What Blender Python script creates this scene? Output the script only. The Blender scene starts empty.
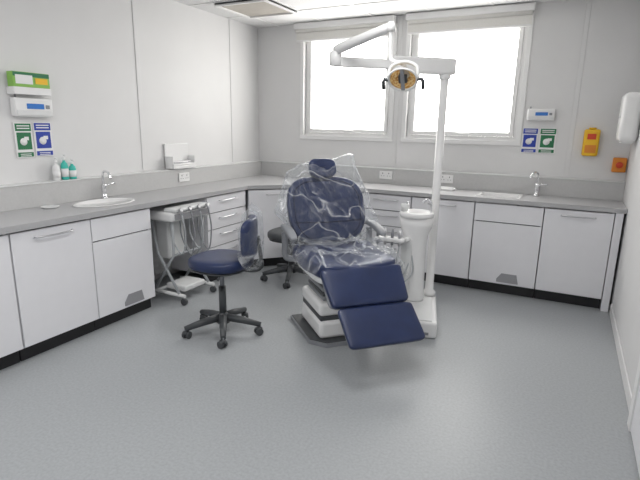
import bpy, bmesh, math, random
from mathutils import Vector, Matrix, noise
random.seed(4)
W,H,D=3.98,2.638,6.3
# ---------------- camera ----------------
yaw,pit,rol,f=.4700,.2339,.0178,481.07
Fv=Vector((-math.sin(yaw)*math.cos(pit),math.cos(yaw)*math.cos(pit),-math.sin(pit)))
R0=Vector((math.cos(yaw),math.sin(yaw),0)); U0=R0.cross(Fv)
Rv=R0*math.cos(rol)+U0*math.sin(rol); Uv=-R0*math.sin(rol)+U0*math.cos(rol)
cd=bpy.data.cameras.new("camera"); cam=bpy.data.objects.new("camera",cd); bpy.context.collection.objects.link(cam)
M=Matrix.Identity(4)
for i,c in enumerate((3.5073,-5.1607,1.5164)):
    M[i][0]=Rv[i];M[i][1]=Uv[i];M[i][2]=-Fv[i];M[i][3]=c
cam.matrix_world=M; cd.sensor_width=36; cd.lens=36*f/640; cd.clip_start=.02
bpy.context.scene.camera=cam
# ---------------- materials ----------------
def mat(name,col,rough=.5,metal=0,var=.04,scale=12,bump=0,spec=.5,coat=0,emit=0):
    m=bpy.data.materials.new(name);m.use_nodes=True;nt=m.node_tree;b=nt.nodes["Principled BSDF"]
    tc=nt.nodes.new("ShaderNodeTexCoord");n=nt.nodes.new("ShaderNodeTexNoise");n.inputs["Scale"].default_value=scale;n.inputs["Detail"].default_value=4
    nt.links.new(tc.outputs["Object"],n.inputs["Vector"])
    r=nt.nodes.new("ShaderNodeValToRGB");r.color_ramp.elements[0].position=.3;r.color_ramp.elements[1].position=.7
    r.color_ramp.elements[0].color=[c*(1-var) for c in col]+[1];r.color_ramp.elements[1].color=[min(1,c*(1+var)) for c in col]+[1]
    nt.links.new(n.outputs[0],r.inputs[0]);nt.links.new(r.outputs[0],b.inputs["Base Color"])
    b.inputs["Roughness"].default_value=rough;b.inputs["Metallic"].default_value=metal;b.inputs["Specular IOR Level"].default_value=spec
    b.inputs["Coat Weight"].default_value=coat
    if bump:
        bp=nt.nodes.new("ShaderNodeBump");bp.inputs["Strength"].default_value=bump;bp.inputs["Distance"].default_value=.01
        nt.links.new(n.outputs[0],bp.inputs["Height"]);nt.links.new(bp.outputs[0],b.inputs["Normal"])
    if emit:
        b.inputs["Emission Color"].default_value=(1,1,1,1);b.inputs["Emission Strength"].default_value=emit
    return m
WALL=mat("wall_paint",(.73,.728,.73),.55,var=.015,scale=3)
CEIL=mat("ceiling_tile",(.76,.76,.76),.9,var=.03,scale=60)
FLOOR=mat("vinyl_floor",(.365,.382,.397),.40,var=.09,scale=70,bump=.03)
CAB=mat("cabinet_laminate",(.80,.80,.83),.35,var=.01)
TOP=mat("worktop_grey",(.43,.43,.44),.4,var=.06,scale=120)
SPL=mat("upstand_grey",(.54,.54,.54),.45,var=.03,scale=60)
BLK=mat("plinth_black",(.012,.012,.014),.4)
SHD=mat("recess_dark",(.12,.12,.13),.7)
STEEL=mat("brushed_steel",(.62,.62,.64),.28,1)
CHROME=mat("chrome",(.8,.8,.82),.1,1)
PVC=mat("upvc_white",(.82,.82,.82),.35,var=.01)
WHT=mat("white_enamel",(.84,.84,.84),.25,var=.01)
OFF=mat("offwhite_plastic",(.72,.73,.73),.4,var=.02)
NAVY=mat("navy_vinyl",(.011,.023,.082),.38,var=.15,scale=8,coat=.1)
NAVD=mat("navy_piping",(.006,.012,.05),.4)
GRY=mat("grey_plastic",(.26,.27,.29),.45)
DGR=mat("dark_grey_plastic",(.06,.065,.07),.45)
SILV=mat("stool_metal",(.22,.23,.25),.35,.6)
FAB=mat("blind_fabric",(.74,.73,.70),.9,var=.03,scale=80)
GREEN=mat("print_green",(.02,.17,.07),.5);BLUE=mat("print_blue",(.02,.05,.36),.5);LIME=mat("print_lime",(.25,.5,.1),.5)
YEL=mat("yellow_plastic",(.85,.50,.02),.4);RED=mat("red_plastic",(.65,.06,.02),.4);ORG=mat("orange_plastic",(.75,.26,.03),.4)
TEAL=mat("teal_soap",(.05,.5,.42),.3);LCD=mat("lcd_blue",(.05,.2,.6),.2)
GREYP=mat("protector_plate",(.36,.36,.38),.4,.3)
RUB=mat("rubber_hose",(.42,.44,.46),.5)
LOUV=mat("louvre_diffuser",(.45,.42,.38),.6)
FILLON=mat("light_diffuser",(.9,.9,.9),.5,emit=1.5)
def amber():
    m=bpy.data.materials.new("dichroic_reflector");m.use_nodes=True;nt=m.node_tree;nt.nodes.clear()
    o=nt.nodes.new("ShaderNodeOutputMaterial");mx=nt.nodes.new("ShaderNodeMixShader");m2=nt.nodes.new("ShaderNodeMixShader")
    tl=nt.nodes.new("ShaderNodeBsdfTranslucent");df=nt.nodes.new("ShaderNodeBsdfDiffuse");g=nt.nodes.new("ShaderNodeBsdfGlossy");g.inputs["Roughness"].default_value=.12;g.inputs[0].default_value=(1,.85,.6,1)
    n=nt.nodes.new("ShaderNodeTexNoise");n.inputs["Scale"].default_value=16;r=nt.nodes.new("ShaderNodeValToRGB");r.color_ramp.elements[0].position=.38;r.color_ramp.elements[0].color=(.40,.17,.03,1);r.color_ramp.elements[1].position=.62;r.color_ramp.elements[1].color=(.75,.60,.32,1)
    nt.links.new(n.outputs[0],r.inputs[0]);nt.links.new(r.outputs[0],tl.inputs[0]);nt.links.new(r.outputs[0],df.inputs[0])
    m2.inputs[0].default_value=.5;nt.links.new(tl.outputs[0],m2.inputs[1]);nt.links.new(df.outputs[0],m2.inputs[2])
    mx.inputs[0].default_value=.35;nt.links.new(m2.outputs[0],mx.inputs[1]);nt.links.new(g.outputs[0],mx.inputs[2]);nt.links.new(mx.outputs[0],o.inputs[0]);return m
AMB=amber()
def film(name,lo,hi,glint):
    m=bpy.data.materials.new(name);m.use_nodes=True;nt=m.node_tree;nt.nodes.clear()
    o=nt.nodes.new("ShaderNodeOutputMaterial");mx=nt.nodes.new("ShaderNodeMixShader");tr=nt.nodes.new("ShaderNodeBsdfTransparent");tr.inputs[0].default_value=(.97,.98,.99,1)
    pb=nt.nodes.new("ShaderNodeBsdfPrincipled");pb.inputs["Base Color"].default_value=(.86,.88,.90,1);pb.inputs["Roughness"].default_value=.16;pb.inputs["Specular IOR Level"].default_value=1
    tc=nt.nodes.new("ShaderNodeTexCoord");n=nt.nodes.new("ShaderNodeTexNoise");n.inputs["Scale"].default_value=4.5;n.inputs["Detail"].default_value=2.5;n.inputs["Distortion"].default_value=.9
    mp=nt.nodes.new("ShaderNodeMapping");mp.inputs["Scale"].default_value=(1,1,.6);nt.links.new(tc.outputs["Object"],mp.inputs[0]);nt.links.new(mp.outputs[0],n.inputs["Vector"])
    bp=nt.nodes.new("ShaderNodeBump");bp.inputs["Strength"].default_value=.9;bp.inputs["Distance"].default_value=.07
    nt.links.new(n.outputs[0],bp.inputs["Height"]);nt.links.new(bp.outputs[0],pb.inputs["Normal"])
    lw=nt.nodes.new("ShaderNodeLayerWeight");lw.inputs[0].default_value=.32;nt.links.new(bp.outputs[0],lw.inputs["Normal"])
    mr=nt.nodes.new("ShaderNodeMapRange");mr.inputs["From Min"].default_value=.05;mr.inputs["From Max"].default_value=1;mr.inputs["To Min"].default_value=lo;mr.inputs["To Max"].default_value=hi
    nt.links.new(lw.outputs["Facing"],mr.inputs["Value"])
    n2=nt.nodes.new("ShaderNodeTexNoise");n2.inputs["Scale"].default_value=3.2;n2.inputs["Detail"].default_value=1.5;n2.inputs["Distortion"].default_value=.6;nt.links.new(tc.outputs["Object"],n2.inputs["Vector"])
    r=nt.nodes.new("ShaderNodeValToRGB");e=r.color_ramp.elements;e[0].position=.482;e[0].color=(0,0,0,1);e[1].position=.518;e[1].color=(0,0,0,1);k=e.new(.5);k.color=(glint,glint,glint,1)  # thin noise bands painted into the film's opacity as streak highlights
    nt.links.new(n2.outputs[0],r.inputs[0])
    ad=nt.nodes.new("ShaderNodeMath");ad.operation='ADD';ad.use_clamp=True;nt.links.new(mr.outputs[0],ad.inputs[0]);nt.links.new(r.outputs[0],ad.inputs[1])
    nt.links.new(ad.outputs[0],mx.inputs[0])
    nt.links.new(tr.outputs[0],mx.inputs[1]);nt.links.new(pb.outputs[0],mx.inputs[2]);nt.links.new(mx.outputs[0],o.inputs[0])
    return m
FILM=film("clear_plastic_film",.04,.62,.32)
FILM2=film("clear_plastic_sheet",.04,.36,.3)
def glass():
    m=bpy.data.materials.new("window_glass");m.use_nodes=True;nt=m.node_tree;nt.nodes.clear()
    o=nt.nodes.new("ShaderNodeOutputMaterial");mx=nt.nodes.new("ShaderNodeMixShader");tr=nt.nodes.new("ShaderNodeBsdfTransparent");g=nt.nodes.new("ShaderNodeBsdfGlossy");g.inputs["Roughness"].default_value=.02
    mx.inputs[0].default_value=.05
    nt.links.new(tr.outputs[0],mx.inputs[1]);nt.links.new(g.outputs[0],mx.inputs[2]);nt.links.new(mx.outputs[0],o.inputs[0]);return m
GLASS=glass()
# ---------------- mesh builder ----------------
def spow(v,e): return math.copysign(abs(v)**e,v)
class B:
    def __init__(s): s.bm=bmesh.new();s.mats=[]
    def mi(s,m):
        if m not in s.mats:s.mats.append(m)
        return s.mats.index(m)
    def _fin(s,fs,m,smooth):
        i=s.mi(m)
        for f_ in fs: f_.material_index=i;f_.smooth=smooth
    def box(s,a,b,m,bev=0,X=None,seg=2):
        vs=[s.bm.verts.new(((a,b)[i][0],(a,b)[j][1],(a,b)[k][2])) for i in(0,1) for j in(0,1) for k in(0,1)]
        q=[(0,1,3,2),(4,6,7,5),(0,4,5,1),(2,3,7,6),(0,2,6,4),(1,5,7,3)]
        fs=[s.bm.faces.new([vs[i] for i in t]) for t in q]
        s._fin(fs,m,False)
        allv=set(vs)
        if bev:
            es=list({e for f_ in fs for e in f_.edges})
            r=bmesh.ops.bevel(s.bm,geom=es,offset=bev,segments=seg,affect='EDGES',profile=.5)
            i=s.mi(m)
            for f_ in r['faces']: f_.material_index=i;f_.smooth=True
            allv={v for f_ in r['faces'] for v in f_.verts}
            for v in list(allv):
                for f_ in v.link_faces:
                    for w in f_.verts: allv.add(w)
        if X is not None:
            for v in allv:
                if v.is_valid: v.co=X@v.co
    def prism(s,pts,z0,z1,m,X=None,bev=0):
        lo=[s.bm.verts.new((p[0],p[1],z0)) for p in pts];hi=[s.bm.verts.new((p[0],p[1],z1)) for p in pts];n=len(pts)
        fs=[s.bm.faces.new(lo[::-1]),s.bm.faces.new(hi)]+[s.bm.faces.new((lo[i],lo[(i+1)%n],hi[(i+1)%n],hi[i])) for i in range(n)]
        s._fin(fs,m,False)
        if X is not None:
            for v in lo+hi:v.co=X@v.co
    def tube(s,pts,r,m,seg=14,smooth=True,cap=True):
        pts=[Vector(p) for p in pts];rs=r if isinstance(r,(list,tuple)) else [r]*len(pts);rings=[];up=None
        for i,p in enumerate(pts):
            t=(pts[min(i+1,len(pts)-1)]-pts[max(i-1,0)]).normalized()
            if up is None:
                up=t.orthogonal().normalized()
            up=(up-t*up.dot(t)).normalized();sd=t.cross(up)
            rings.append([s.bm.verts.new(p+(up*math.cos(2*math.pi*k/seg)+sd*math.sin(2*math.pi*k/seg))*rs[i]) for k in range(seg)])
        fs=[]
        for a,b in zip(rings,rings[1:]):
            for k in range(seg): fs.append(s.bm.faces.new((a[k],a[(k+1)%seg],b[(k+1)%seg],b[k])))
        s._fin(fs,m,smooth)
        if cap: s._fin([s.bm.faces.new(rings[0][::-1]),s.bm.faces.new(rings[-1])],m,False)
    def lathe(s,prof,c,m,seg=32,X=None,sx=1,sy=1,cap=True):
        rings=[]
        for r,z in prof:
            rings.append([s.bm.verts.new((c[0]+sx*r*math.cos(2*math.pi*k/seg),c[1]+sy*r*math.sin(2*math.pi*k/seg),c[2]+z)) for k in range(seg)])
        fs=[]
        for a,b in zip(rings,rings[1:]):
            for k in range(seg): fs.append(s.bm.faces.new((a[k],a[(k+1)%seg],b[(k+1)%seg],b[k])))
        if cap and prof[0][0]>1e-4: fs.append(s.bm.faces.new(rings[0][::-1]))
        if cap and prof[-1][0]>1e-4: fs.append(s.bm.faces.new(rings[-1]))
        s._fin(fs,m,True)
        if X is not None:
            for R in rings:
                for v in R:v.co=X@v.co
    def pad(s,size,m,X,e1=.35,e2=.35,nu=48,nv=16,warp=None):
        a,b,c=[q/2 for q in size];rings=[];bot=s.bm.verts.new((0,0,-c));top=s.bm.verts.new((0,0,c));allv=[bot,top]
        for j in range(1,nv):
            ph=-math.pi/2+math.pi*j/nv;cv=spow(math.cos(ph),e1);sv=spow(math.sin(ph),e1);R=[]
            for i in range(nu):
                th=2*math.pi*i/nu
                v=s.bm.verts.new((a*cv*spow(math.cos(th),e2),b*cv*spow(math.sin(th),e2),c*sv));R.append(v);allv.append(v)
            rings.append(R)
        fs=[]
        for i in range(nu):
            fs.append(s.bm.faces.new((bot,rings[0][(i+1)%nu],rings[0][i])));fs.append(s.bm.faces.new((top,rings[-1][i],rings[-1][(i+1)%nu])))
        for p,q in zip(rings,rings[1:]):
            for i in range(nu): fs.append(s.bm.faces.new((p[i],p[(i+1)%nu],q[(i+1)%nu],q[i])))
        s._fin(fs,m,True)
        for v in allv:
            if warp: v.co=Vector(warp(v.co.x,v.co.y,v.co.z))
            v.co=X@v.co
    def sheet(s,fn,nu,nv,m):
        g=[[s.bm.verts.new(fn(i/nu,j/nv)) for i in range(nu+1)] for j in range(nv+1)]
        s._fin([s.bm.faces.new((g[j][i],g[j][i+1],g[j+1][i+1],g[j+1][i])) for j in range(nv) for i in range(nu)],m,True)
    def done(s,name,X=None,par=None):
        bmesh.ops.recalc_face_normals(s.bm,faces=s.bm.faces)
        me=bpy.data.meshes.new(name);s.bm.to_mesh(me);s.bm.free();me.name=name
        for m in s.mats: me.materials.append(m)
        o=bpy.data.objects.new(name,me);bpy.context.collection.objects.link(o)
        if X is not None:o.matrix_world=X
        if par: o.parent=par
        return o
T=Matrix.Translation
def RX(a):return Matrix.Rotation(math.radians(a),4,'X')
def RY(a):return Matrix.Rotation(math.radians(a),4,'Y')
def RZ(a):return Matrix.Rotation(math.radians(a),4,'Z')
def bez(p,n=12):
    p=[Vector(q) for q in p];q=[p[0]*2-p[1]]+p+[p[-1]*2-p[-2]];o=[]
    for i in range(1,len(q)-2):
        for k in range(n):
            t=k/n;a,b,c,d=q[i-1:i+3]
            o.append(.5*((2*b)+(c-a)*t+(2*a-5*b+4*c-d)*t*t+(3*b-a-3*c+d)*t**3))
    o.append(p[-1]);return o
# ---------------- room ----------------
def simple(name,a,b,m,bev=0):
    q=B();q.box(a,b,m,bev);return q.done(name)
simple("floor",(-.1,-D,-.1),(W+.1,.12,0),FLOOR)
simple("ceiling",(-.1,-D,H),(W+.1,.12,H+.1),CEIL)
simple("wall_left",(-.1,-D,0),(0,0,H),WALL)
simple("wall_right",(W,-D,0),(W+.1,0,H),WALL)
simple("wall_front",(-.1,-D-.1,0),(W+.1,-D,H),WALL)
zs,zt=1.40,2.52
wins=[(.64,1.71),(1.90,3.02)]
q=B();T0,T1=0,.14
q.box((-.1,T0,0),(W+.1,T1,zs),WALL);q.box((-.1,T0,zt),(W+.1,T1,H),WALL)
q.box((-.1,T0,zs),(wins[0][0],T1,zt),WALL);q.box((wins[0][1],T0,zs),(wins[1][0],T1,zt),WALL);q.box((wins[1][1],T0,zs),(W+.1,T1,zt),WALL)
q.done("wall_back")
for i,(a,b) in enumerate(wins):
    q=B()
    c=.045
    q.box((a-c,-.014,zs-c),(b+c,-.001,zs),PVC,.003);q.box((a-c,-.014,zs),(a,-.001,zt),PVC,.003);q.box((b,-.014,zs),(b+c,-.001,zt),PVC,.003);q.box((a-c,-.014,zt),(b+c,-.001,zt+c),PVC,.003)
    e=.002;a+=e;b-=e;z0=zs+e;z1=zt-e
    q.box((a,.0,z0),(b,.05,z0+.012),PVC)
    for (w,y0,y1) in ((.035,.045,.10),):
        q.box((a,y0,z0),(a+w,y1,z1),PVC,.004);q.box((b-w,y0,z0),(b,y1,z1),PVC,.004);q.box((a+w,y0,z0),(b-w,y1,z0+w),PVC,.004);q.box((a+w,y0,z1-w),(b-w,y1,z1),PVC,.004)
    w=.04;a2,b2,y0,y1=a+.036,b-.036,.03,.09;z2,z3=z0+.036,z1-.036
    q.box((a2,y0,z2),(a2+w,y1,z3),PVC,.006);q.box((b2-w,y0,z2),(b2,y1,z3),PVC,.006);q.box((a2+w,y0,z2),(b2-w,y1,z2+w),PVC,.006);q.box((a2+w,y0,z3-w),(b2-w,y1,z3),PVC,.006)
    q.box((a2+w-.005,.058,z2+w-.005),(b2-w+.005,.064,z3-w+.005),GLASS)
    q.box(((a2+b2)/2-.012,.02,z2+.008),((a2+b2)/2+.012,.03,z2+.03),PVC,.003);q.box(((a2+b2)/2-.01,.005,z2+.012),((a2+b2)/2+.1,.02,z2+.027),PVC,.004)
    q.done("window_%d"%(i+1))
for k,(a,b) in enumerate(((.55,1.74),(1.86,3.07))):
    q=B();q.box((a,-.10,2.565),(b,-.02,2.632),PVC,.01);q.tube([(a+.02,-.06,2.56),(b-.02,-.06,2.56)],.03,FAB)
    q.box((a+.02,-.062,2.45),(b-.02,-.058,2.57),FAB);q.box((a+.02,-.068,2.435),(b-.02,-.052,2.455),PVC,.004)
    q.tube([(b-.01,-.06,2.56),(b-.008,-.06,2.0),(b-.008,-.06,1.5)],.002,PVC,6)
    q.done("roller_blind" if k==0 else "roller_blind.001")
q=B()
for y in (-.54,-1.89,-3.24,-4.6): q.box((.0005,y-.022,1.08),(.006,y+.022,H-.002),WALL,.002)
q.done("trim_1")
q=B()
for x in (1.785,3.5): q.box((x-.02,-.006,1.08),(x+.02,-.0005,H-.002),WALL,.002)
q.done("trim_2")
q=B()
for i in range(0,8):
    x=.3+.6*i
    if x<W:q.box((x-.012,-D+.01,H-.006),(x+.012,-.01,H-.0005),PVC)
for i in range(0,11):
    y=-.01-.6*i-.59
    if y>-D:q.box((.01,y-.012,H-.0065),(W-.01,y+.012,H-.0006),PVC)
q.done("trim_ceiling_grid")
def cl(name,x,y,m):
    q=B();q.box((x+.012,y+.012,H-.02),(x+.588,y+.588,H-.007),m)
    q.box((x+.012,y+.012,H-.035),(x+.035,y+.588,H-.007),PVC);q.box((x+.565,y+.012,H-.035),(x+.588,y+.588,H-.007),PVC)
    q.box((x+.035,y+.012,H-.035),(x+.565,y+.035,H-.007),PVC);q.box((x+.035,y+.565,H-.035),(x+.565,y+.588,H-.007),PVC)
    if m is FILLON:
        for k in range(1,4): q.box((x+.035,y+.012+.144*k-.004,H-.032),(x+.565,y+.012+.144*k+.004,H-.021),PVC)
    q.done(name)
cl("ceiling_light",.3,-1.2,LOUV)
for j,(x,y) in enumerate(((2.1,-3.0),(2.1,-4.8),(.9,-4.8))): cl("ceiling_light.%03d"%(j+1),x,y,FILLON)  # glowing panels added out of view for interior fill
q=B();q.box((W-.03,-3.35,0.002),(W-.001,-3.27,2.1),PVC,.004);q.box((W-.03,-2.47,0.002),(W-.001,-2.39,2.1),PVC,.004);q.box((W-.03,-3.35,2.1),(W-.001,-2.39,2.18),PVC,.004)
q.box((W-.022,-3.27,.01),(W-.001,-2.47,2.1),CAB,.002);q.tube([(W-.022,-2.55,1.0),(W-.07,-2.55,1.0),(W-.07,-2.67,1.0)],.009,STEEL,10);q.done("door_1")
simple("baseboard_right",(W-.012,-2.38,.002),(W-.001,-.62,.09),WALL,.003)
# ---------------- worktop, upstand, cabinets ----------------
d=.6
q=B();q.prism([(0.002,-4.3),(d,-4.3),(d,-1.1),(1.05,-d),(W-.002,-d),(W-.002,-.002),(.002,-.002)],.861,.9,TOP)
wt=q.done("worktop")
def cutter(fn):
    q=B();fn(q);o=q.done("cutter");m=wt.modifiers.new("b",'BOOLEAN');m.object=o;m.operation='DIFFERENCE';m.solver='EXACT'
    bpy.context.view_layer.objects.active=wt;wt.select_set(True);bpy.ops.object.modifier_apply(modifier="b");bpy.data.objects.remove(o,do_unlink=True)
SC=(.33,-2.62)
cutter(lambda q:q.lathe([(1,-.1),(1,.1)],(SC[0],SC[1],.9),TOP,48,sx=.165,sy=.235))
cutter(lambda q:q.box((2.78,-.49,.8),(3.14,-.2,1.0),TOP))
q=B();q.prism([(.002,-4.3),(.09,-4.3),(.09,-.09),(W-.002,-.09),(W-.002,-.002),(.002,-.002)],.901,1.065,SPL)
q.box((.002,-4.3,1.065),(.096,-.002,1.073),OFF,.002);q.box((.096,-.096,1.065),(W-.002,-.002,1.073),OFF,.002);q.done("splashback_upstand")
q=B();q.lathe([(1.09,.002),(1.085,.007),(1.0,.008),(.93,-.002),(.86,-.05),(.7,-.1),(.3,-.12),(.12,-.122)],(SC[0],SC[1],.9),WHT,48,sx=.16,sy=.23)
q.lathe([(.03,0),(.03,.006),(.0,.006)],(SC[0],SC[1],.78),CHROME,20);q.done("oval_sink")
q=B()
x0,x1,y0,y1=2.785,3.135,-.485,-.205
q.box((x0-.02,y0-.02,.9005),(x0,y1+.02,.906),WHT);q.box((x1,y0-.02,.9005),(x1+.02,y1+.02,.906),WHT);q.box((x0,y0-.02,.9005),(x1,y0,.906),WHT);q.box((x0,y1,.9005),(x1,y1+.02,.906),WHT)
q.box((x0,y0,.76),(x0+.008,y1,.903),WHT);q.box((x1-.008,y0,.76),(x1,y1,.903),WHT);q.box((x0,y0,.76),(x1,y0+.008,.903),WHT);q.box((x0,y1-.008,.76),(x1,y1,.903),WHT);q.box((x0,y0,.755),(x1,y1,.765),WHT);q.done("square_sink")
def tap(name,x,y,ang):
    q=B();q.lathe([(.028,0),(.028,.01),(.02,.014),(.019,.06),(.021,.065),(.021,.11),(.018,.118),(0,.12)],(0,0,0),CHROME,20)
    q.tube(bez([(0,0,.09),(0,0,.19),(.03,0,.225),(.09,0,.215),(.12,0,.17)]),.0095,CHROME,12)
    q.tube([(0,0,.095),(0,.05,.115),(0,.10,.12)],[.008,.007,.009],CHROME,10);q.done(name,T((x,y,.9005))@RZ(ang))
tap("sink_tap",.135,-2.46,-10);tap("sink_tap.001",3.27,-.2,-120)
def handle(q,x,z,w=.2,m=STEEL):
    q.tube(bez([(x-w/2,0,z),(x-w/2+.015,-.026,z),(x,-.034,z),(x+w/2-.015,-.026,z),(x+w/2,0,z)],6),.006,m,8)
def cabinet(name,X,w,fronts,plate=False,depth=.48):
    g=.002;q=B();z0,z1=.1,.859
    q.box((g,.02,z0),(g+.018,depth,z1),CAB);q.box((w-g-.018,.02,z0),(w-g,depth,z1),CAB);q.box((g+.018,.02,z0),(w-g-.018,depth,z0+.018),CAB);q.box((g+.018,depth-.01,z0+.018),(w-g-.018,depth,z1),CAB)
    q.box((g,.06,0.001),(w-g,.08,z0-.001),BLK)
    q.box((g+.018,.021,z0+.018),(w-g-.018,.024,z1-.01),SHD)
    for (a,b,h) in fronts:
        q.box((g+.0015,0,a+.003),(w-g-.0015,.019,b-.003),CAB,.002,seg=1)
        if h: handle(q,w/2,b-h,min(.26,w*.5))
    if plate:
        q.prism([(w/2-.02,0),(w/2+.17,0),(w/2+.15,.085),(w/2+.02,.085),(w/2-.02,.03)],0,.004,GREYP,X=T((-.02,-.001,.125))@RX(90))
    return q.done(name,X)
XL=lambda y:T((.58,y,0))@RZ(90)
XB=lambda x:T((x,-.58,0))
n=[0]
def nm():
    n[0]+=1;return "base_cabinet" if n[0]==1 else "base_cabinet.%03d"%(n[0]-1)
full=[(.105,.852,.05)];dr=[(.105,.68,0),(.683,.852,0)]
cabinet(nm(),XL(-4.06),.55,full);cabinet(nm(),XL(-3.505),.555,full);cabinet(nm(),XL(-2.95),.55,dr,True)
dw=[(.105,.36,.05),(.363,.53,.05),(.533,.69,.05),(.693,.852,.05)]
cabinet(nm(),XL(-1.72),.61,dw)
P0=Vector((.585,-1.095,0));P1=Vector((1.04,-.59,0));dg=(P1-P0).normalized();ang=math.degrees(math.atan2(dg.y,dg.x))
cabinet(nm(),T(P0+Vector((.012,.006,0)))@RZ(ang),(P1-P0).length-.03,full,depth=.2)
cabinet(nm(),XB(1.07),.58,full);cabinet(nm(),XB(1.655),.52,dw);cabinet(nm(),XB(2.18),.6,full);cabinet(nm(),XB(2.783),.585,dr,True);cabinet(nm(),XB(3.37),.53,full)
q=B();q.box((3.903,-.585,.0015),(3.96,-.10,.859),CAB,.002);q.done("cabinet_end_panel")
simple("trim_kneespace_back",(.1,-2.39,.1),(.118,-1.73,.858),SPL)
# ---------------- wall items ----------------
def LX(y,z,o=.002):
    return Matrix(((0,0,1,o),(1,0,0,y),(0,1,0,z),(0,0,0,1)))
def BX(x,z,o=.002):
    return Matrix(((1,0,0,x),(0,0,-1,-o),(0,1,0,z),(0,0,0,1)))
def RXW(y,z,o=.002):
    return Matrix(((0,0,-1,W-o),(-1,0,0,y),(0,1,0,z),(0,0,0,1)))
def dispenser(name,X,w,h,dd,lcd=True):
    q=B();q.box((0,0,0),(w,h,dd),WHT,.012,seg=3);q.box((.01,.01,dd-.002),(w-.01,h*.35,dd+.004),OFF,.002)
    if lcd: q.box((w*.3,h*.42,dd),(w*.75,h*.7,dd+.004),LCD,.001);q.box((w*.8,h*.45,dd),(w*.9,h*.65,dd+.006),GRY,.002)
    q.tube([(w*.1,h,dd*.5),(w*.1,h+.02,dd*.5)],.006,GRY,8);q.done(name,X)
def poster(name,X,w,h,c):
    q=B();q.box((0,0,0),(w,h,.006),WHT,.001,seg=1);q.box((.008,h*.76,.0061),(w-.008,h-.008,.008),c)
    q.box((.008,.008,.0061),(w-.008,h*.16,.008),c);q.box((w*.10,h*.24,.0061),(w*.90,h*.72,.0078),c)
    q.lathe([(.0,.0006),(w*.2,.0006),(w*.2,.0),],(w*.45,h*.46,.0078),WHT,20);q.box((w*.5,h*.5,.0078),(w*.75,h*.6,.0086),WHT)
    for k in range(2): q.box((w*.2,h*(.05+.05*k),.0081),(w*.8,h*(.07+.05*k),.0086),WHT)
    for k in range(2): q.box((w*.15,h*(.82+.07*k),.0081),(w*.85,h*(.85+.07*k),.0086),WHT)
    q.done(name,X)
q=B();q.box((0,0,0),(.27,.05,.09),WHT,.004);q.box((0.003,.05,.02),(.267,.15,.085),LIME,.003);q.box((.02,.07,.085),(.14,.13,.088),WHT);q.box((.16,.075,.085),(.25,.115,.088),YEL);q.box((.005,.12,.0851),(.265,.147,.087),GREEN);q.done("glove_box_dispenser",LX(-3.07,1.69))
dispenser("electronic_wall_unit",LX(-3.06,1.54),.28,.13,.06)
poster("hygiene_poster",LX(-3.055,1.25),.13,.25,GREEN);poster("hygiene_poster.001",LX(-2.915,1.255),.14,.25,BLUE)
dispenser("electronic_wall_unit.001",BX(3.10,1.595),.24,.11,.06)
poster("hygiene_poster.002",BX(3.072,1.29),.145,.24,BLUE);poster("hygiene_poster.003",BX(3.225,1.29),.15,.24,GREEN)
q=B();q.box((0,0,0),(.13,.24,.075),YEL,.018,seg=3);q.box((.02,.03,.075),(.11,.10,.079),ORG,.002);q.box((.03,.15,.075),(.10,.20,.079),RED,.002);q.tube([(.065,.24,.04),(.065,.255,.04)],.03,YEL,16);q.done("sharps_bin",BX(3.6,1.285))
q=B();q.box((0,0,0),(.11,.13,.045),ORG,.01);q.lathe([(.028,0),(.028,.02),(.022,.028),(0,.03)],(.055,.065,.044),RED,20);q.done("emergency_button",BX(3.86,1.15))
q=B();q.box((0,0,0),(.28,.4,.14),WHT,.05,seg=5);q.box((.04,-.004,.03),(.24,.03,.11),OFF,.004);q.box((.05,.2,.139),(.23,.21,.143),GRY);q.done("paper_towel_dispenser",RXW(-.22,1.42))
def sock(name,X):
    q=B();q.box((0,0,0),(.146,.086,.01),PVC,.003)
    for k in (0,1):
        cx=.038+.07*k;q.box((cx-.004,.055,.0099),(cx+.004,.068,.011),DGR);q.box((cx-.018,.03,.0099),(cx-.010,.036,.011),DGR);q.box((cx+.010,.03,.0099),(cx+.018,.036,.011),DGR);q.box((cx+.014,.066,.0099),(cx+.024,.078,.014),PVC,.001)
    q.done(name,X)
sock("power_socket",LX(-1.55,.945,.092));sock("power_socket.001",BX(1.66,.955,.092));sock("power_socket.002",BX(2.32,.955,.092))
q=B()
q.box((.0,.0,.0),(.32,.03,.12),WHT,.006);q.box((0,0,0),(.32,.24,.02),WHT,.006);q.box((.0,.03,.1),(.32,.05,.12),WHT,.004);q.box((0,.02,.0),(.012,.12,.11),WHT,.003);q.box((.308,.02,.0),(.32,.12,.11),WHT,.003)
q.box((.02,.1,.03),(.30,.22,.042),OFF,.004,X=T((0,.02,.01))@RX(-18));q.box((.03,.03,.02),(.29,.07,.095),STEEL,.004);q.done("wall_tissue_holder",LX(-1.64,1.078,.004))
def bottle(name,x,y,z,c,h):
    q=B();q.lathe([(.0,0),(.024,0),(.027,.006),(.027,h*.55),(.022,h*.65),(.01,h*.72),(.01,h*.78)],(0,0,0),c,20);q.lathe([(.012,h*.78),(.014,h*.79),(.014,h*.88),(.004,h*.9),(.004,h*.97),(.009,h*.975),(.009,h),(0,h)],(0,0,0),WHT,16)
    q.tube([(0,0,h*.97),(.03,0,h*.95)],.004,WHT,8);q.lathe([(.0275,h*.12),(.0275,h*.45)],(0,0,0),WHT,20);q.done(name,T((x,y,z)))
bottle("soap_bottle",.05,-2.80,1.0735,WHT,.17);bottle("soap_bottle.001",.05,-2.73,1.0735,TEAL,.19);bottle("soap_bottle.002",.05,-2.665,1.0735,TEAL,.15)
q=B();q.lathe([(0,0),(.05,0),(.062,.01),(.06,.014),(.048,.008),(0,.008)],(0,0,0),OFF,28);q.done("soap_dish",T((.2,-2.98,.9005)))
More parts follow.
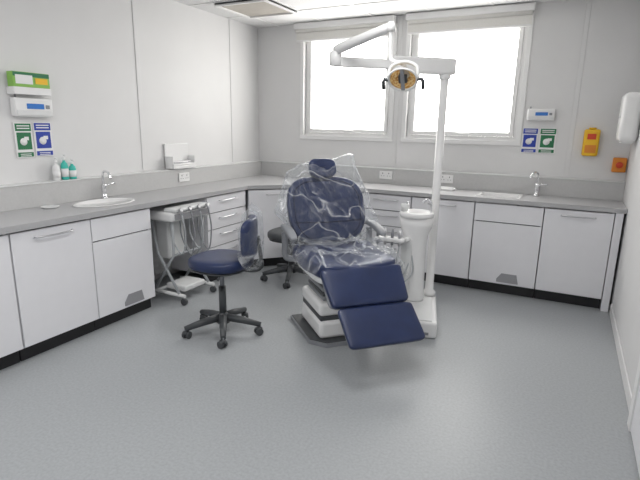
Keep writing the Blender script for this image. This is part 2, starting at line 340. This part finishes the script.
q=B();q.box((0,0,0),(.22,.12,.025),WHT,.008);q.box((.02,.02,.025),(.2,.1,.03),OFF,.002);q.done("instrument_tray",T((2.3,-.3,.9005)))
# ---------------- dental chair ----------------
CH=T((1.955,-1.94,0))@RZ(math.degrees(math.atan2(-.69,.72)))
root=bpy.data.objects.new("dental_chair",None);bpy.context.collection.objects.link(root);root.matrix_world=CH
def cdone(q,name): 
    o=q.done(name);o.parent=root;return o
q=B();q.prism([(-.14,-.27),(.34,-.27),(.44,-.17),(.44,.17),(.34,.27),(-.14,.27)],.001,.03,GRY);q.prism([(-.13,-.26),(.335,-.26),(.43,-.165),(.43,.165),(.335,.26),(-.13,.26)],.03,.036,DGR);cdone(q,"floor_plate")
q=B();q.box((-.08,-.20,.036),(.38,.2,.17),WHT,.03,seg=4);q.box((-.07,-.19,.165),(.36,.19,.205),DGR,.008)
q.box((-.08,-.20,.2),(.37,.2,.30),WHT,.03,seg=4)
for k in range(6): q.box((-.04+.004*k,-.16,.30+.032*k),(.32-.004*k,.16,.328+.032*k),DGR if k%2 else GRY,.01)
q.box((-.06,-.21,.48),(.5,.21,.535),OFF,.02,seg=3);cdone(q,"lift_base")
q=B()
def seatw(x,y,z):
    return (x, y*(1-.06*(x/.3)), z+.03*(y/.29)**2*(1 if z>0 else .3)-.02*math.exp(-(x/.15)**2))
q.pad((.66,.60,.11),NAVY,T((.285,0,.585)),.4,.3,warp=seatw);q.pad((.60,.56,.05),OFF,T((.28,0,.53)),.3,.3);cdone(q,"seat")
def seg(x0,z0,x1,z1,w0,w1,name,th=.06,yo=0):
    q=B();L=math.hypot(x1-x0,z1-z0);a=math.degrees(math.atan2(z0-z1,x1-x0))
    X=T(((x0+x1)/2,yo,(z0+z1)/2))@RY(a)
    q.pad((L+.01,w0,th),NAVY,X,.35,.14,warp=lambda x,y,z:(x,y*(1+(w1/w0-1)*(x/L+.5)),z),nu=64)
    q.pad((L-.02,w0-.03,.03),GRY,X@T((0,0,-.035)),.3,.2);cdone(q,name)
seg(.585,.61,.775,.43,.57,.52,"leg_rest_upper");seg(.78,.415,.995,.26,.51,.50,"leg_rest_lower",.04,.02)
q=B();q.tube([(.40,-.1,.50),(.62,-.1,.46),(.93,-.1,.255)],.016,STEEL,10);q.tube([(.40,.1,.50),(.62,.1,.46),(.93,.1,.255)],.016,STEEL,10);cdone(q,"leg_rest_frame")
BK=Matrix.Identity(4)
up=Vector((-math.sin(math.radians(22)),0,math.cos(math.radians(22))));nr=Vector((math.cos(math.radians(22)),0,math.sin(math.radians(22))));lt=Vector((0,1,0))
c0=Vector((-.12,0,.865))
for i in range(3): BK[i][0]=lt[i];BK[i][1]=up[i];BK[i][2]=nr[i];BK[i][3]=c0[i]
def bw(x,y,z):
    wv=1+.02*(y/.27)-.12*max(0,-y/.27)**2
    return (x*wv, y, z+.055*(x/.3)**2-.01)
q=B();q.pad((.62,.56,.11),NAVY,BK,.5,.66,warp=bw,nu=64)
q.pad((.58,.52,.05),GRY,BK@T((0,0,-.045)),.4,.66,warp=bw,nu=64)
q.tube([BK@Vector(bw(.295*.9*spow(math.cos(t),.66),.265*.9*spow(math.sin(t),.66),.050)) for t in [2*math.pi*k/60 for k in range(61)]],.004,NAVD,6,cap=False)
q.tube([BK@Vector((-.27,-.09,.085)),BK@Vector((-.14,-.09,.058)),BK@Vector((0,-.09,.046)),BK@Vector((.14,-.09,.058)),BK@Vector((.27,-.09,.085))],.004,NAVD,6)
q.box((-.09,-.30,-.10),(.09,.1,-.05),GRY,.015,X=BK);cdone(q,"backrest")
q=B();HK=BK.copy();hc=c0+up*.335+nr*.03
for i in range(3):HK[i][3]=hc[i]
q.pad((.22,.16,.09),NAVY,HK,.6,.66,warp=lambda x,y,z:(x,y,z+.02*(x/.11)**2));q.tube([HK@Vector((-.10,0,.035)),HK@Vector((0,0,.047)),HK@Vector((.10,0,.035))],.003,NAVD,6)
q.box((-.03,-.2,-.055),(.03,.02,-.03),STEEL,.006,X=HK);q.box((-.045,-.03,-.06),(.045,.03,-.03),GRY,.01,X=HK);cdone(q,"headrest")
for s_,nn in ((-1,"armrest_left"),(1,"armrest_right")):
    q=B();y=.345*s_
    q.tube(bez([(.02,.27*s_,.54),(.0,y,.56),(-.03,y,.66),(-.04,y,.74)]),[.024]*36+[.022],GRY,12)
    q.pad((.30,.065,.045),GRY,T((.07,y,.775))@RY(8),.6,.5,warp=lambda x,y,z:(x,y,z+.03*math.cos(x*8)-.03))
    cdone(q,nn)
def fbag(size,X,amp,seed,e1,e2,nu=130,nv=80,warp=None,spikes=(),m=FILM):
    def w(x,y,z):
        if warp:x,y,z=warp(x,y,z)
        p=Vector((x*4+seed,y*4,z*4));n1=noise.noise(p);n2=1-abs(noise.noise(p*2.1))*2;n3=1-abs(noise.noise(p*5.0))*2
        k=1+amp*(n1*.9+(n2-.5)*.45+(n3-.5)*.2)
        x*=k;y*=k;z=z*(1+amp*1.0*(n2-.5)+amp*.5*(n3-.5))
        for sx,sy,r,g in spikes:
            dd=math.hypot(x-sx,y-sy)/r
            if dd<1:
                t=(1-dd)**2*g;x+=sx*t;y+=sy*t
        return (x,y,z)
    q=B();q.pad(size,m,X,e1,e2,nu=nu,nv=nv,warp=w);return q
def cw(x,y,z):
    t=max(0,y/.4)
    return (x*(1-.40*t**2)-.01*t,y+.045,z*(1-.25*t)+.055*(x/.3)**2+.015)
cdone(fbag((.70,.72,.22),BK@T((0,.0,.0)),.13,3.1,.75,.8,warp=cw,spikes=((-.36,.0,.2,.25),(.22,.38,.22,.35),(-.28,-.26,.2,.2),(.34,-.1,.2,.15))),"backrest_plastic_cover")
def sf(u,v):
    x=-.06+.66*u;y=-.35+.70*v;e=max(0,abs(y)-.27)
    p=Vector((x*7,y*7,1.3));z=.665+.03*(y/.29)**2+.055*max(0,(1-abs(noise.noise(p))*2)-.3)+.015*noise.noise(p*3)-e*1.8
    if u>.9:z-=(u-.9)*.5
    return Vector((x,y,z))
q=B();q.sheet(sf,70,70,FILM2);cdone(q,"seat_plastic_cover")
# ---------------- cuspidor unit + lamp pole ----------------
UX=T((2.80,-1.855,0))@RZ(15)
q=B();q.box((-.37,0,.001),(0,.68,.13),WHT,.02,seg=3);q.box((-.33,.02,.13),(-.04,.64,.137),OFF,.003)
q.box((-.30,-.004,.03),(-.06,.001,.05),GRY);q.done("utility_floor_box",UX)
q=B()
q.lathe([(.085,0),(.09,.02),(.085,.1),(.082,.45),(.09,.54),(.118,.62),(.122,.69)],(0,0,0),WHT,36,sx=1.1,sy=.95)
q.lathe([(.13,.69),(.135,.70),(.133,.725),(.115,.73),(.095,.705),(.03,.69),(0,.688)],(0,0,0),WHT,36)
q.tube(bez([(.1,.04,.7),(.1,.04,.80),(.07,.02,.83),(.04,0,.80)]),.007,CHROME,10);q.tube(bez([(-.1,.04,.7),(-.1,.04,.77),(-.08,.02,.79),(-.07,0,.75)]),.007,CHROME,10)
q.lathe([(.0,.745),(.026,.745),(.032,.80),(.029,.80),(.024,.752),(0,.752)],(-.09,-.04,-.015),OFF,20)
q.box((-.086,-.089,.1),(.0,-.078,.5),OFF,.003)
q.box((-.28,-.19,.50),(-.04,-.10,.53),WHT,.01)
q.tube([(-.05,-.12,.515),(-.02,-.05,.515)],.02,WHT,12)
for k in range(4):
    x=-.26+.06*k;q.tube([(x,-.16,.47),(x,-.16,.56),(x,-.155,.60)],[.011,.013,.008],STEEL if k%2 else GRY,10)
    q.tube(bez([(x,-.16,.47),(x-.01,-.17,.3),(x+.04,-.14,.18),(x+.10,-.10,.25),(.0,-.07,.4)],8),.006,RUB,8)
q.done("cuspidor",T((2.485,-1.46,.138)))
px,py=2.585,-1.29
root2=bpy.data.objects.new("dental_operating_light",None);bpy.context.collection.objects.link(root2)
q=B();q.lathe([(.055,0),(.055,.03),(.034,.05),(.032,.5),(.031,1.75)],(px,py,.138),WHT,28);q.lathe([(.03,0),(.042,.01),(.044,.03),(.044,.12),(.03,.135),(0,.14)],(px,py,1.87),WHT,28);o=q.done("pole");o.parent=root2
E=Vector((1.92,-1.84,1.985));A0=Vector((px,py,1.965));Tp=Vector((2.42,-2.09,2.125))
q=B()
dv=(E-A0);ln=Vector((dv.x,dv.y)).length;X=T(A0)@RZ(math.degrees(math.atan2(dv.y,dv.x)))
q.box((-.07,-.05,-.06),(.44,.05,.06),WHT,.018,X=X,seg=3);q.box((.44,-.03,-.035),(ln,.03,.035),WHT,.01,X=X,seg=3)
q.lathe([(.035,-.05),(.045,-.045),(.045,.045),(.03,.055),(0,.055)],E,WHT,24)
o=q.done("fixed_arm");o.parent=root2
q=B();S0=E+Vector((0,0,.06));dv=Tp-S0
q.tube([S0,S0+dv*.1,S0+dv*.9,Tp],[.028,.036,.03,.024],WHT,14)
q.lathe([(.0,-.03),(.026,-.03),(.028,.0),(.02,.026),(0,.028)],Tp,WHT,20)
Lc=Vector((2.535,-2.14,1.82))
q.tube(bez([Tp,Tp+Vector((0,0,-.1)),Vector((Tp.x+.01,Tp.y,1.93)),Vector((Lc.x-.03,Lc.y+.02,1.90)),Lc+Vector((0,.04,.065))]),.013,WHT,12)
o=q.done("spring_arm");o.parent=root2
aim=(Vector((2.65,-3.2,1.15))-Lc).normalized();LQ=T(Lc)@aim.to_track_quat('Z','Y').to_matrix().to_4x4()@Matrix.Scale(.88,4)
q=B();q.lathe([(.0,-.035),(.04,-.03),(.075,-.008),(.095,.03),(.1,.045)],(0,0,0),AMB,36,X=LQ,sx=1.0,sy=.8,cap=False)
q.lathe([(.092,.040),(.108,.040),(.108,.054),(.098,.058),(.092,.046)],(0,0,0),OFF,36,X=LQ,sx=1.0,sy=.8,cap=False)
q.lathe([(0,-.08),(.03,-.075),(.034,-.03),(.02,-.028)],(0,0,0),OFF,20,X=LQ)
q.box((-.014,-.08,.045),(.014,.085,.056),GRY,.004,X=LQ);q.box((-.03,-.03,.02),(.03,.03,.048),DGR,.006,X=LQ)
for s_ in(-1,1):
    q.tube([LQ@Vector((s_*.10,0,.045)),LQ@Vector((s_*.13,0,.04)),LQ@Vector((s_*.14,-.02,.04)),LQ@Vector((s_*.14,-.07,.05))],.012,DGR,10)
q.tube(bez([LQ@Vector((-.104,0,.045)),LQ@Vector((-.09,.06,-.02)),LQ@Vector((0,.085,-.045)),LQ@Vector((.09,.06,-.02)),LQ@Vector((.104,0,.045))],8),.012,OFF,10)
q.tube([LQ@Vector((0,.085,-.045)),LQ@Vector((0,.0,-.07))],.010,OFF,10)
o=q.done("lamp_head");o.parent=root2
# ---------------- stools ----------------
def stool(name,pos,bang,legrot,filmed=True,sh=.50,fabm=NAVY):
    r=bpy.data.objects.new(name,None);bpy.context.collection.objects.link(r);r.location=pos
    q=B();q.lathe([(.035,.075),(.05,.08),(.05,.13),(.032,.15),(.028,.16)],(0,0,0),DGR,24)
    for k in range(5):
        a=math.radians(legrot+72*k);c,s_=math.cos(a),math.sin(a)
        q.tube([(c*.03,s_*.03,.12),(c*.15,s_*.15,.105),(c*.285,s_*.285,.078)],[.03,.027,.019],DGR,10)
        q.tube([(c*.28,s_*.28,.08),(c*.28,s_*.28,.05)],.008,SILV,8)
        X=T((c*.28,s_*.28,.028))@RZ(legrot+72*k+40)
        for e in(-1,1):
            q.tube([X@Vector((-.012,e*.008,0)),X@Vector((-.012,e*.026,0))],.027,DGR,16)
        q.pad((.05,.034,.03),DGR,X@T((-.008,0,.018)),.6,.6,16,8)
    o=q.done("star_base");o.parent=r
    q=B();q.tube([(0,0,.14),(0,0,.36)],.027,DGR,20);q.tube([(0,0,.3),(0,0,sh-.04)],.016,SILV,16);q.box((-.09,-.07,sh-.05),(.09,.07,sh-.03),DGR,.004)
    q.tube([(.05,-.05,sh-.045),(.12,-.18,sh-.05)],.005,DGR,8);q.tube([(.12,-.18,sh-.05),(.135,-.21,sh-.05)],.01,DGR,10);o=q.done("gas_column");o.parent=r
    q=B();q.pad((.43,.43,.095),fabm,T((0,0,sh+.01)),.5,.75);q.pad((.40,.40,.02),DGR,T((0,0,sh-.035)),.5,.75);o=q.done("seat");o.parent=r
    a=math.radians(bang);dx=Vector((math.cos(a),math.sin(a),0))
    bz=.20
    q=B();q.tube(bez([dx*.05+Vector((0,0,sh-.04)),dx*.24+Vector((0,0,sh-.055)),dx*.285+Vector((0,0,sh+.0)),dx*.265+Vector((0,0,sh+bz))]),.015,DGR,10)
    q.pad((.05,.08,.06),DGR,T(dx*.28+Vector((0,0,sh-.01)))@RZ(bang),.5,.5,16,8)
    X=T(dx*.235+Vector((0,0,sh+bz)))@RZ(bang)
    q.pad((.06,.36,.28),fabm,X,.45,.5,warp=lambda x,y,z:(x-.05*(y/.17)**2,y,z));o=q.done("back_support");o.parent=r
    if filmed:
        q=fbag((.13,.39,.44),X@T((.005,0,-.01)),.20,8.2,.7,.6,nu=80,nv=50,warp=lambda x,y,z:(x-.05*(y/.17)**2,y*(1-.5*max(0,z/.2)**2),z),m=FILM2);o=q.done("plastic_cover");o.parent=r
stool("dental_stool",(1.36,-2.5,0),28,20,True,.54)
stool("dental_stool.001",(1.16,-1.17,0),75,5,False,.46,DGR)
# ---------------- delivery cart ----------------
q=B()
CX=T((.52,-2.04,0))
q.box((-.20,-.24,.72),(.17,.24,.80),WHT,.025,X=CX,seg=4);q.box((.06,-.22,.80),(.19,.22,.83),OFF,.012,X=CX,seg=3)
q.box((.165,-.21,.735),(.172,.21,.785),GREYP,.002,X=CX)
q.box((-.17,-.10,.35),(-.02,.10,.72),OFF,.02,X=CX)
for k in range(4):
    y=-.17+.11*k
    q.tube([CX@Vector((.16,y,.80)),CX@Vector((.20,y,.83)),CX@Vector((.215,y,.78))],[.012,.014,.010],STEEL,10)
    q.tube(bez([CX@Vector((.215,y,.78)),CX@Vector((.23,y+.01,.6)),CX@Vector((.18,y+.02,.44-.03*(k%2))),CX@Vector((.10,y,.55)),CX@Vector((.08,y,.72))],8),.0065,GRY if k%2 else RUB,8)
for s_ in(-1,1):
    y=.19*s_
    q.tube([CX@Vector((.12,y,.72)),CX@Vector((.10,y*.9,.42)),CX@Vector((-.12,y,.09))],.012,RUB,10);q.tube([CX@Vector((-.12,y,.72)),CX@Vector((-.08,y*.9,.42)),CX@Vector((.16,y,.09))],.012,RUB,10)
    q.tube([CX@Vector((-.18,y,.08)),CX@Vector((.22,y,.08))],.016,OFF,10)
    for x in(-.17,.21):
        q.tube([CX@Vector((x,y-.014,.03)),CX@Vector((x,y+.014,.03))],.029,DGR,16);q.tube([CX@Vector((x,y,.05)),CX@Vector((x,y,.09))],.009,STEEL,8)
q.tube([CX@Vector((-.1,-.19,.08)),CX@Vector((-.1,.19,.08))],.014,OFF,10);q.tube([CX@Vector((.10,-.18,.42)),CX@Vector((.10,.18,.42))],.01,RUB,10)
q.box((-.05,-.13,.09),(.17,.13,.14),OFF,.012,X=CX)
q.done("dental_delivery_cart")
# ---------------- lights ----------------
w=bpy.data.worlds.new("sky");bpy.context.scene.world=w;w.use_nodes=True;bg=w.node_tree.nodes["Background"];bg.inputs[0].default_value=(1,.98,.94,1);bg.inputs[1].default_value=10
def area(name,loc,rot,sx,sy,e,col=(1,1,1),portal=False):
    l=bpy.data.lights.new(name,'AREA');l.shape='RECTANGLE';l.size=sx;l.size_y=sy;l.energy=e;l.color=col
    o=bpy.data.objects.new(name,l);bpy.context.collection.objects.link(o);o.location=loc;o.rotation_euler=rot
    if portal:l.cycles.is_portal=True
for i,(a,b) in enumerate(wins): area("window_portal_%d"%i,((a+b)/2,.13,(zs+zt)/2),(math.radians(-90),0,0),b-a,zt-zs,1,portal=True)
for i,(x,y) in enumerate(((2.4,-2.7),(2.4,-4.5),(1.2,-4.5))): area("lamp_%d"%i,(x,y,H-.04),(0,0,0),.5,.5,(12,17,17)[i],(1,.99,.98))  # unseen area lamps added below the glowing panels as room fill
sc=bpy.context.scene;sc.view_settings.view_transform='Standard';sc.view_settings.exposure=0
